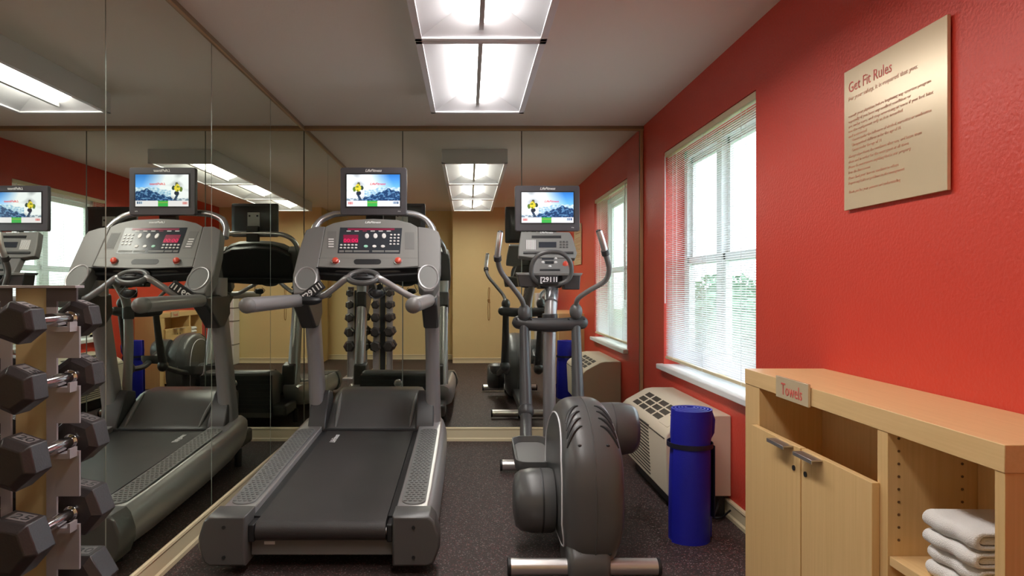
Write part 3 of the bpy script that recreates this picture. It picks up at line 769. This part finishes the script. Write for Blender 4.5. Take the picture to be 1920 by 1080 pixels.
# cross bar
cb = [P(962, 601, 4.30), P(975, 605, 4.29), P(1000, 608, 4.28), P(1031, 609, 4.28), P(1062, 608, 4.28), P(1088, 605, 4.29), P(1100, 602, 4.30)]
cb = catmull(cb, 4); rr = [.020, .032, .038] + [.042] * (len(cb) - 6) + [.038, .032, .020]
obj('cross_arm', G().tube(cb, rr, 16, up=(0, 0, 1)), dgrey, el)
for px in (968, 996, 1066, 1096): obj('arm_bolt', G().ell(P(px, 598, 4.245), .006, .006, .006, 8, 6), black, el)
for s, kp, path in ((-1, (983, 586), ((983, 578), (977, 560), (957, 533), (939, 508), (933, 484), (935, 460), (938, 436))), (1, (1080, 584), ((1080, 576), (1084, 560), (1106, 544), (1134, 527), (1142, 505), (1136, 478), (1129, 452), (1123, 434)))):
    obj('pivot_knob', G().ell(P(*kp, 4.26), .041, .042, .052, 18, 12), mgrey, el)
    n = len(path); pts = []
    for i, q in enumerate(path): pts.append(P(q[0], q[1], 4.26 - .28 * min(1, i / (n - 2.5))))
    cp = catmull(pts, 6)
    ha = obj('handle', G().tube(cp, .0155, 12), grey, el)
    k = int(len(cp) * (.66 if s < 0 else .74))
    obj('handle_grip', G().tube(cp[k:], .0185, 14), brushed, ha)
    obj('grip_collar', G().tube([cp[k - 1], cp[k] , cp[k + 1]], .023, 14), dgrey, ha)
    obj('grip_cap', G().ell(cp[-1], .018, .018, .012, 12, 8), black, ha)
# console
def EP(px, py, off=0.0): return P(px, py, 4.62 - (py - 434) / 50 * .09) + Vector((0, -1, .35)).normalized() * off
VN = Vector((0, 1, -.35)).normalized()
ec = obj('console', G().slab([EP(*q) for q in ((977, 434), (1068, 435), (1074, 445), (1082, 474), (1079, 484), (1062, 484), (996, 483), (972, 480), (973, 460))], VN * .06), grey_l, el, .006)
def eq(x0, y0, x1, y1, off=.004): return [EP(x0, y0, off), EP(x1, y0, off), EP(x1, y1, off), EP(x0, y1, off)]
obj('display_slot', G().slab(eq(997, 442, 1052, 446.5), VN * .004), black, ec, smooth=False)
obj('console_display', G().slab(eq(1010, 454, 1043, 464), VN * .004), lcd, ec, smooth=False)
obj('console_ledge', G().slab(eq(981, 472.5, 1075, 476, .010), VN * .012), dgrey, ec, .001)
g = G()
for k in range(8): g.slab(eq(987 + k * 2.3, 450, 988 + k * 2.3, 468, .003), VN * .003)
obj('speaker_slots', g, btn_w, ec, smooth=False)
for j in range(3):
    for i in range(3): obj('key', G().slab(eq(1049 + i * 6, 452 + j * 5, 1053 + i * 6, 455 + j * 5, .004), VN * .004), mgrey, ec, .0005)
text('console_logo', 'LifeFitness', .016, logo_w, ec, EP(1012, 437.5, .002), (1, 0, 0), (0, .2, 1), width=.09, shear=.3)
ec2 = obj('lower_console', G().slab([P(999, 482, 4.55), P(1062, 482, 4.55), P(1070, 513, 4.42), P(993, 513, 4.42)], (0, .06, -.01)), grey, el, .006)
def LP(px, py, off): return P(px, py, 4.55 - (py - 482) / 31 * .13) + Vector((0, -.65, .76)) * off
def lq(x0, y0, x1, y1, off=.003): return [LP(x0, y0, off), LP(x1, y0, off), LP(x1, y1, off), LP(x0, y1, off)]
obj('key_strip', G().slab(lq(1022, 490, 1038, 495), (0, .004, -.004)), black, ec2, smooth=False)
obj('key_row', G().slab(lq(1016, 484, 1038, 487), (0, .004, -.004)), lcd, ec2, smooth=False)
for (px, py) in ((1018, 492.5), (1042, 492.5), (1042, 484.5), (1031, 500)):
    c = LP(px, py, .003); obj('round_button', G().ell(c, .011, .006, .008, 14, 8), btn_w, ec2)
obj('red_button', G().ell(LP(1060, 497, .002), .018, .008, .026, 14, 8), knob_red, ec2)
obj('lower_slot', G().slab(lq(1012, 505, 1050, 508), (0, .004, -.004)), black, ec2, smooth=False)
g = G().slab([P(967, 511, 4.40), P(1093, 512, 4.40), P(1090, 517, 4.40), P(970, 516, 4.40)], (0, .14, 0))
obj('tray_rim', g, grey_l, el, .003)
for (a, b, c_) in ((970, 1012, 538), (1054, 1089, 543)):
    g = G().slab([P(a, 515, 4.405), P(b, 515, 4.405), P(b - 2, c_, 4.41), P(a + 4, c_, 4.41)], (0, .12, 0)); obj('bottle_bin', g, dgrey, el, .006)
obj('tray_spine', G().slab([P(1008, 515, 4.42), P(1060, 515, 4.42), P(1052, 540, 4.45), P(1014, 540, 4.45)], (0, .12, 0)), black, el, .006)
c = P(1034, 503, 4.36)
ring = []
for i in range(40):
    a = 2 * PI * i / 40; sx_ = math.copysign(abs(math.cos(a)) ** .85, math.cos(a)); sz_ = math.copysign(abs(math.sin(a)) ** .85, math.sin(a))
    ring.append(c + Vector((.128 * sx_ * (1 - .08 * sz_), -.02 * sz_, .105 * sz_)))
obj('ring_handle', G().tube(ring, .0145, 12, closed=True), mgrey, el)
c = P(1028, 524, 4.335)
tg = obj('tag', G().slab([c + Vector((a, 0, b)) for (a, b) in rrect(0, 0, .062, .028, .004, 2)], (0, .03, 0)), black, el, .002)
text('tag_number', '[2911I', .044, logo_w, tg, c + Vector((-.052, -.0008, -.015)), (1, 0, 0), (0, 0, 1), width=.105)
monitor(el, ((1026.5 - 878) * 4.66 / F, EYE + (538 - 390.5) * 4.66 / F), .442, .312, 4.66)
obj('monitor_post', G().tube([P(1030, 470, 4.70), P(1028, 400, 4.78)], .02, 12), black, el)
obj('console_post', G().tube([P(1034, 522, 4.58), P(1034, 470, 4.68)], .036, 14), black, el)

# ------------------------------------------------------------------ wall unit air conditioner
ac = thing('air_conditioner', 'beige wall air conditioner below the window, behind the blue mat', 'air conditioner', (XR - .16, 4.03, 0))
prof = [(1.030, .112), (1.015, .40), (1.022, .428), (1.045, .452), (1.17, .522), (1.215, .530), (1.357, .530), (1.357, .112)]
body = obj('cabinet_shell', G().prism(prof, 'y', 3.53, 4.53), ptac_m, ac, .006, 2)
obj('wall_sleeve', G().box(1.10, 1.335, 3.56, 4.50, .0, .115), black, ac, .004)
def acs(t, off=0):   # point on the slope from front top (t=0) to flat top (t=1)
    a = Vector((1.045, 0, .452)); b = Vector((1.170, 0, .522)); d = (b - a); n = Vector((-d.z, 0, d.x)).normalized()
    return a + d * t + n * off
for k in range(4):
    ya = 3.80 + k * .155
    for j in range(3):
        g = G()
        for i in range(7):
            y = ya + i * .0185
            p = [acs(.08 + j * .31, .0018), acs(.08 + j * .31 + .24, .0018)]
            g.slab([(p[0].x, y, p[0].z), (p[1].x, y, p[1].z), (p[1].x, y + .012, p[1].z), (p[0].x, y + .012, p[0].z)], (.001, 0, -.003))
        obj('air_vent', g, ptac_d, body, smooth=False)
g = G()
for i in range(15):
    z = .135 + i * .0195; x = 1.030 - .015 * (z - .112) / .288
    g.box(x - .0015, x + .004, 3.86, 4.50, z, z + .008)
obj('intake_grille', g, ptac_d, body, smooth=False)
obj('control_door', G().slab([(acs(.02, .003).x, 3.60, acs(.02, .003).z), (acs(.95, .003).x, 3.60, acs(.95, .003).z), (acs(.95, .003).x, 3.76, acs(.95, .003).z), (acs(.02, .003).x, 3.76, acs(.02, .003).z)], (.001, 0, -.004)), ptac_m, body, .001)
obj('control_mark', G().slab([(acs(.5, .005).x, 3.70, acs(.5, .005).z), (acs(.7, .005).x, 3.70, acs(.7, .005).z), (acs(.7, .005).x, 3.75, acs(.7, .005).z), (acs(.5, .005).x, 3.75, acs(.5, .005).z)], (0, 0, -.003)), dgrey, body, smooth=False)
obj('face_seam', G().box(1.0135, 1.020, 3.545, 4.515, .405, .409), ptac_d, body, smooth=False)
cord = thing('power_cord', 'black power cord lying on the floor beneath the air conditioner', 'cord', (1.24, 3.47, 0))
obj('cable', G().tube(catmull([(1.30, 3.55, .09), (1.27, 3.50, .05), (1.22, 3.47, .01), (1.18, 3.50, .008), (1.22, 3.53, .008), (1.29, 3.51, .008), (1.33, 3.47, .06)], 6), .005, 8), black, cord)

# ------------------------------------------------------------------ yoga mat
ym = thing('yoga_mat', 'rolled blue exercise mat standing upright on the floor by the air conditioner', 'exercise mat', (1.045, 3.25, 0))
g = G(); NT = 132; turns = 5.5; rin = .012; rout = .098; th_ = (rout - rin) / turns * .52
inner = []; outer = []
for i in range(NT + 1):
    t = i / NT; a = -turns * 2 * PI * t + .5; r = rin + (rout - rin) * t
    wob = 1 + .02 * math.sin(a * 2.0)
    inner.append((1.045 + r * wob * math.cos(a), 3.25 + r * wob * math.sin(a)))
    outer.append((1.045 + (r + th_) * wob * math.cos(a), 3.25 + (r + th_) * wob * math.sin(a)))
vs = []; fs = []
H = .615
hz = [0.0, .15, .3, .42, .45, .5, H]
def pinch(z): return 1 - .05 * math.exp(-((z - .45) / .035) ** 2) - .015 * (z > .5)
for z in hz:
    for (x, y) in inner + outer:
        k = pinch(z); vs.append((1.045 + (x - 1.045) * k + (.012 * (z / H) ** 2), 3.25 + (y - 3.25) * k, z + (.010 if z == H else 0) * (1 - math.hypot(x - 1.045, y - 3.25) / .11)))
M = NT + 1; L = 2 * M
for h in range(len(hz) - 1):
    for i in range(NT):
        a = h * L + i; fs.append((a, a + 1, a + 1 + L, a + L))
        b = h * L + M + i; fs.append((b, b + L, b + 1 + L, b + 1))
    fs.append((h * L, h * L + L, h * L + M + L, h * L + M)); e_ = h * L + NT; fs.append((e_, e_ + M, e_ + M + L, e_ + L))
for i in range(NT):
    fs.append((i, i + M, i + 1 + M, i + 1)); o_ = (len(hz) - 1) * L; fs.append((o_ + i, o_ + i + 1, o_ + i + 1 + M, o_ + i + M))
gm = G().add(vs, fs)
obj('rolled_mat', gm, mat_blue, ym, ang=50)
def band(z, h, r, m, nm):
    g = G(); n = 40
    ring = lambda rr, zz: [(1.052 + rr * math.cos(2 * PI * k / n), 3.25 + rr * math.sin(2 * PI * k / n), zz) for k in range(n)]
    g.loft([ring(r, z), ring(r, z + h), ring(r - .003, z + h), ring(r - .003, z)], cap=False, closed=True)
    return obj(nm, g, m, ym)
band(.438, .022, .1060, strap_m, 'strap')
# loose strap end hanging down the window side
obj('strap_tail', G().box(1.158, 1.163, 3.22, 3.28, .10, .445), strap_m, ym, .002)
obj('mat_flap', G().tube([(1.150, 3.27, .003), (1.149, 3.27, .25), (1.146, 3.27, .43), (1.146, 3.27, .46), (1.156, 3.27, .50), (1.158, 3.27, .56), (1.152, 3.27, .605)], [.014, .014, .010, .010, .02, .022, .012], 10), mat_blue, ym)

# ------------------------------------------------------------------ towel cabinet
cx0, cx1 = 1.057, XR - .002
CY0, CY1 = 1.348, 2.61; CT = .882
cab = thing('towel_cabinet', 'pale maple cabinet against the red wall with two doors and an open towel shelf', 'cabinet', ((cx0 + cx1) / 2, 1.98, 0))
obj('cabinet_top', G().box(cx0 - .002, cx1, CY0 - .002, CY1, CT - .056, CT), maple_h, cab, .0015)
obj('side_panel', G().box(cx0, cx1, CY0, CY0 + .026, 0, CT - .056), maple, cab, .001)
obj('side_panel', G().box(cx0, cx1, 2.485, CY1, 0, CT - .056), maple, cab, .001)
obj('divider_panel', G().box(cx0, 1.285, 1.725, 1.768, 0, CT - .056), maple, cab, .001)
obj('back_panel', G().box(1.285, 1.30, CY0 + .026, 2.485, 0, CT - .056), maple, cab)
obj('bottom_panel', G().box(cx0 + .004, 1.285, CY0 + .026, 2.485, .06, .085), maple_h, cab)
obj('shelf', G().box(cx0 + .004, 1.284, CY0 + .027, 1.724, .492, .515), maple_h, cab, .001)
obj('inner_shelf', G().box(cx0 + .06, 1.284, 1.77, 2.484, .40, .42), maple_h, cab, .001)
g = G()
for i in range(9):
    for xx in (1.085, 1.245): g.cyl((xx, 1.7255, .555 + i * .032), (xx, 1.7235, .555 + i * .032), .0035, 8)
obj('pin_holes', g, mat('pin_hole_dark', (.16, .08, .03), .8), cab)
for (ya, yb, hy, ly) in ((2.136, 2.503, 2.245, 2.175), (1.757, 2.128, 2.085, 2.118)):
    d = obj('door', G().box(cx0 - .021, cx0 - .001, ya, yb, .045, .690), maple, cab, .0012)
    hy0, hy1 = (2.18, 2.30) if ya > 2 else (2.00, 2.115)
    g = G().prism([(cx0 - .046, .6915), (cx0 - .006, .6915), (cx0 - .006, .6945), (cx0 - .049, .6945), (cx0 - .049, .681), (cx0 - .046, .681)], 'y', hy0, hy1)
    g = G().prism([(cx0 - .0215, .682), (cx0 - .052, .682), (cx0 - .052, .674), (cx0 - .055, .674), (cx0 - .055, .686), (cx0 - .0215, .686)], 'y', hy0, hy1)
    obj('handle', g, brushed, d, .0006)
    g = G().cyl((cx0 - .0212, ly - (.018 if ya < 2 else .0), .618), (cx0 - .0245, ly - (.018 if ya < 2 else 0), .618), .0085, 16)
    obj('lock', g, black, d)
# towels sign
ts = thing('towels_sign', 'small pewter sign plate reading Towels on the cabinet top edge', 'sign', (1.05, 2.215, .855))
y1_, y0_ = 2.325, 2.104
pl = obj('sign_plate', G().box(cx0 - .012, cx0 - .0045, y0_, y1_, .822, .893), plate_m, ts, .0008)
text('lettering', 'Towels', .056, sign_red, pl, (cx0 - .0125, y1_ - .04, .836), (0, -1, 0), (0, 0, 1), width=.142)
obj('mounting_tape', G().box(cx0 - .005, cx0 - .0024, y0_ + .01, y1_ - .01, .834, .874), white_m, ts)

# towels
def towel(z, h, x0, label, k):
    t = thing('folded_towel', label, 'towel', (x0 + .09, 1.50, z), 'folded white towels on the shelf')
    g = G(); ya, yb = 1.462, 1.628
    # outer fold: a U lying on its side, rounded end towards the room (-x), layers visible on the near end
    def lay(zc, hh, xa, xb):
        n = 7; top = []; bot = []
        ptsf = []
        for i in range(n + 1):
            a = PI / 2 + PI * i / n; ptsf.append((xa + hh + hh * math.cos(a), zc + hh * math.sin(a)))
        return [(xb, zc + hh)] + ptsf + [(xb, zc - hh)]
    def sheet(prof, wob):
        rings = []
        for i in range(9):
            y = ya + (yb - ya) * i / 8
            e = .004 * math.sin(i * 1.7 + k); edge = .004 if i in (0, 8) else 0
            cz = sum(p[1] for p in prof) / len(prof)
            rings.append([(p[0] + e + edge, y, cz + (p[1] - cz) * (1 - edge * 20) + .002 * math.sin(y * 40 + p[0] * 30 + k)) for p in prof])
        return rings
    hh = h / 2
    outer_ = lay(z + hh, hh - .001, x0, 1.275)
    core_ = lay(z + hh, hh * .40, x0 + hh * .75, 1.273)
    inn = lay(z + hh, hh * .52, x0 + hh * .62, 1.275)
    ro = sheet(outer_, 0); ri = sheet(inn, 0)
    g.loft([a + b[::-1] for a, b in zip(ro, ri)])
    o = obj('outer_layer', g, towel_m, t, .003, 2, ang=60)
    obj('inner_fold', G().loft([[(p[0], p[1] + .004, p[2]) for p in q] for q in sheet(core_, 0)]), towel_m, t, .002)
zt = .5152; lb4 = ['folded white towel at the bottom of the stack, resting on the shelf', 'folded white towel second from the bottom of the stack', 'folded white towel second from the top of the stack', 'folded white towel on the top of the stack']
for k, (h, x0) in enumerate(((.036, 1.079), (.036, 1.083), (.036, 1.074), (.043, 1.077))):
    towel(zt, h, x0, lb4[k], k); zt += h + .0006

# ------------------------------------------------------------------ rules sign
rs = thing('rules_sign', 'large tan rules board headed Get Fit Rules on the red wall', 'sign', (XR, 2.18, 1.7))
Y1, Y0, Z1, Z0 = 2.443, 1.917, 1.957, 1.465
bp_ = obj('sign_board', G().box(XR - .016, XR - .006, Y0, Y1, Z0, Z1), plate_m, rs, .0008)
obj('wall_mount', G().box(XR - .0065, XR - .0005, Y0 + .04, Y1 - .04, Z0 + .04, Z1 - .04), black, rs)
def wl(s, v, u0, wd, size, m=sign_ink, nm='text_line'):
    text(nm, s, size, m, bp_, (XR - .0166, Y1 - u0, Z1 - v * (Z1 - Z0)), (0, -1, 0), (0, 0, 1), width=wd, ext=.0003)
wl('Get Fit Rules', .165, .028, .245, .052, sign_red, 'heading')
wl('For your safety, it is required that you:', .225, .028, .37, .021, sign_ink)
body_l = [(.345, .028, .43, 'consult your physician before beginning any exercise program'), (.382, .028, .34, 'especially if you have any medical condition or'), (.418, .028, .44, 'are under care, and stop exercising at once if you feel faint'),
          (.452, .028, .30, 'use the equipment only as it is intended'), (.488, .028, .11, 'and instructed'), (.520, .05, .41, 'Guests under the influence of alcohol, narcotics or medication'),
          (.556, .05, .27, 'Unsupervised children under the age of 16'), (.592, .05, .17, 'Guests under the age of 12'), (.632, .028, .39, 'Always wipe down the machines after use, and leave them'), (.670, .028, .33, 'clean and in order for the next guest at all times'),
          (.708, .028, .34, 'Please do not remove anything that is our property'), (.745, .028, .13, 'from this fitness room'), (.785, .028, .28, 'Please limit your time on machines to others'), (.822, .028, .31, 'Report any faults or problems to the management'), (.885, .028, .29, 'Thank you for your patience and understanding')]
for (v, u0, wd, s) in body_l: wl(s, v, u0, wd, .0145)

# ------------------------------------------------------------------ dumbbell rack
rk = thing('dumbbell_rack', 'tall grey steel dumbbell rack standing against the mirrored left wall', 'dumbbell rack', (-1.09, 1.75, 0))
CX = -1.1065
obj('centre_post', G().box(-1.148, -1.065, 1.735, 1.745, .03, 1.190), racky, rk, .001)
obj('rear_sheet', G().box(-1.140, -1.073, 1.7455, 1.755, .03, 1.15), black, rk, .001)  # thin black sheet that makes the back of the tan strip dark
obj('top_cap', G().box(-1.255, -.985, 1.715, 1.757, 1.190, 1.197), rackm, rk, .001)
rowz = [1.112, .962, .798, .614, .430]
rowr = [.046, .052, .058, .065, .070]
for sg_ in (1, -1):
    X = lambda a: CX + sg_ * (a - CX)
    def pb(g, a, b, z0, z1, y0=1.722, y1=1.729):
        g.box(min(X(a), X(b)), max(X(a), X(b)), y0, y1, z0, z1)
    # one upright plate per column, notched above every handle
    g = G(); pb(g, -1.062, -1.036, .03, rowz[0] + .03)
    for i, z in enumerate(rowz):
        lo = rowz[i + 1] + .052 if i + 1 < len(rowz) else .03
        pb(g, -1.036, -.979, lo, z - .018)
    pb(g, -.982, -.979, .03, rowz[-1] - .018, 1.722, 1.76)
    obj('upright_plate', g, rackm, rk)
    g = G(); pb(g, -1.062, -.986, rowz[0] + .045, 1.190); pb(g, -1.062, -1.036, rowz[0] + .03, rowz[0] + .046)
    obj('upper_plate', g, rackd, rk)
    for z in rowz:
        gg = G(); pb(gg, -1.052, -.984, z - .030, z - .0175, 1.690, 1.7225); pb(gg, -1.052, -1.044, z - .0175, z - .004, 1.690, 1.7225); pb(gg, -.990, -.984, z - .0175, z - .006, 1.690, 1.7225)
        obj('saddle', gg, rackm, rk)
obj('base_plate', G().box(-1.262, -.94, 1.52, 1.88, .0, .032), rackm, rk, .006)
# dumbbells
num_plate = mat('number_plate_grey', (0.15, 0.13, 0.13), 0.45)
def dumbbell_proto(r, num):
    t = thing('hex_dumbbell', '', 'dumbbell', (0, 0, 0), 'rubber hex dumbbells on the rack')
    hl = r * .98; gap = .085
    obj('handle', G().tube([(0, -gap - .004, 0), (0, -gap * .6, 0), (0, -gap * .2, 0), (0, gap * .2, 0), (0, gap * .6, 0), (0, gap + .004, 0)], [.0145, .0145, .0165, .0165, .0145, .0145], 16), chrome, t)
    for s in (-1, 1):
        obj('collar', G().tube([(0, s * (gap - .012), 0), (0, s * (gap + .002), 0)], [.019, .021], 18), chrome, t, .001)
        rings = []
        rot = PI / 6
        for (d, k) in ((0, .72), (hl * .20, 1.0), (hl * 1.30, 1.0), (hl * 1.55, .74)):
            rings.append([(r * 1.06 * k * math.cos(rot + PI / 3 * i), s * (gap + d), r * 1.06 * k * math.sin(rot + PI / 3 * i)) for i in range(6)])
        rot = 0
        rings = []
        for (d, k) in ((0, .70), (hl * .22, 1.0), (hl * 1.28, 1.0), (hl * 1.55, .72)):
            rings.append([(r * 1.08 * k * math.cos(PI / 3 * i), s * (gap + d), r * 1.08 * k * math.sin(PI / 3 * i)) for i in range(6)])
        hd = obj('head', G().loft(rings), iron, t, .0025, 2, ang=25)
        zt_ = r * 1.08 * math.sin(PI / 3)
        yc2 = s * (gap + hl * .75)
        pl = obj('number_plate', G().box(-r * .36, r * .36, yc2 - r * .34, yc2 + r * .34, zt_ - .001, zt_ + .0008), num_plate if num > 10 else rackm, hd, smooth=False)
        text('number', str(num), r * .62, black, hd, (-r * .30, yc2 - r * .2, zt_ + .001), (1, 0, 0), (0, 1, 0), width=r * .6, ext=.0003)
    return t
rown = ['topmost', 'second highest', 'middle', 'second lowest', 'lowest']
for i, (z, r) in enumerate(zip(rowz, rowr)):
    t = dumbbell_proto(r, 10 + 5 * i)
    t.location = (-1.018, 1.675, z); t.rotation_euler = (0, [.35, .42, .32, .18, .0][i], 0)
    t['label'] = 'black rubber hex dumbbell with chrome handle, %s in the rack column nearer the treadmill' % rown[i]
    q = t.copy(); COL.objects.link(q); q.location = (-1.195, 1.675, z); q.rotation_euler = (0, .1 * i, 0)
    q['label'] = 'black rubber hex dumbbell with chrome handle, %s in the rack column against the mirror' % rown[i]
    for c in list(t.children):
        d = c.copy(); COL.objects.link(d); d.parent = q
        for e in list(c.children):
            f = e.copy(); COL.objects.link(f); f.parent = d

# ------------------------------------------------------------------ behind the camera, seen in the mirrors
wc = thing('water_cooler', 'narrow white water cooler with grey bands by the yellow wall, seen in mirrors', 'water cooler', (1.18, .04, 0))
obj('body', G().box(1.03, 1.33, -.095, .18, .0, 1.10), white_m, wc, .012, 3)
for z in (.30, .66, .86): obj('band', G().box(1.028, 1.332, -.09, .183, z, z + .018), grey_l, wc, .001)
obj('tap_recess', G().box(1.08, 1.28, .178, .186, .90, 1.05), grey, wc, .004)
ly = thing('wall_lanyard', 'brass hook with a looped cord hanging on the yellow wall, seen in the back mirror', 'hook', (.32, -.12, 1.0))
obj('hook_plate', G().box(.30, .34, -.120, -.108, .96, 1.0), tan_m, ly, .003)
obj('hook', G().tube(catmull([(.32, -.108, .985), (.32, -.09, .975), (.32, -.088, .95), (.345, -.088, .955)], 5), .006, 8), tan_m, ly)
obj('cord', G().tube(catmull([(.31, -.108, .98), (.305, -.108, .85), (.312, -.108, .69), (.325, -.108, .68), (.335, -.108, .72), (.333, -.108, .88), (.328, -.108, 1.05), (.335, -.108, 1.16), (.32, -.108, 1.18), (.31, -.108, 1.1), (.315, -.108, .99)], 6), .004, 8), tan_m, ly)
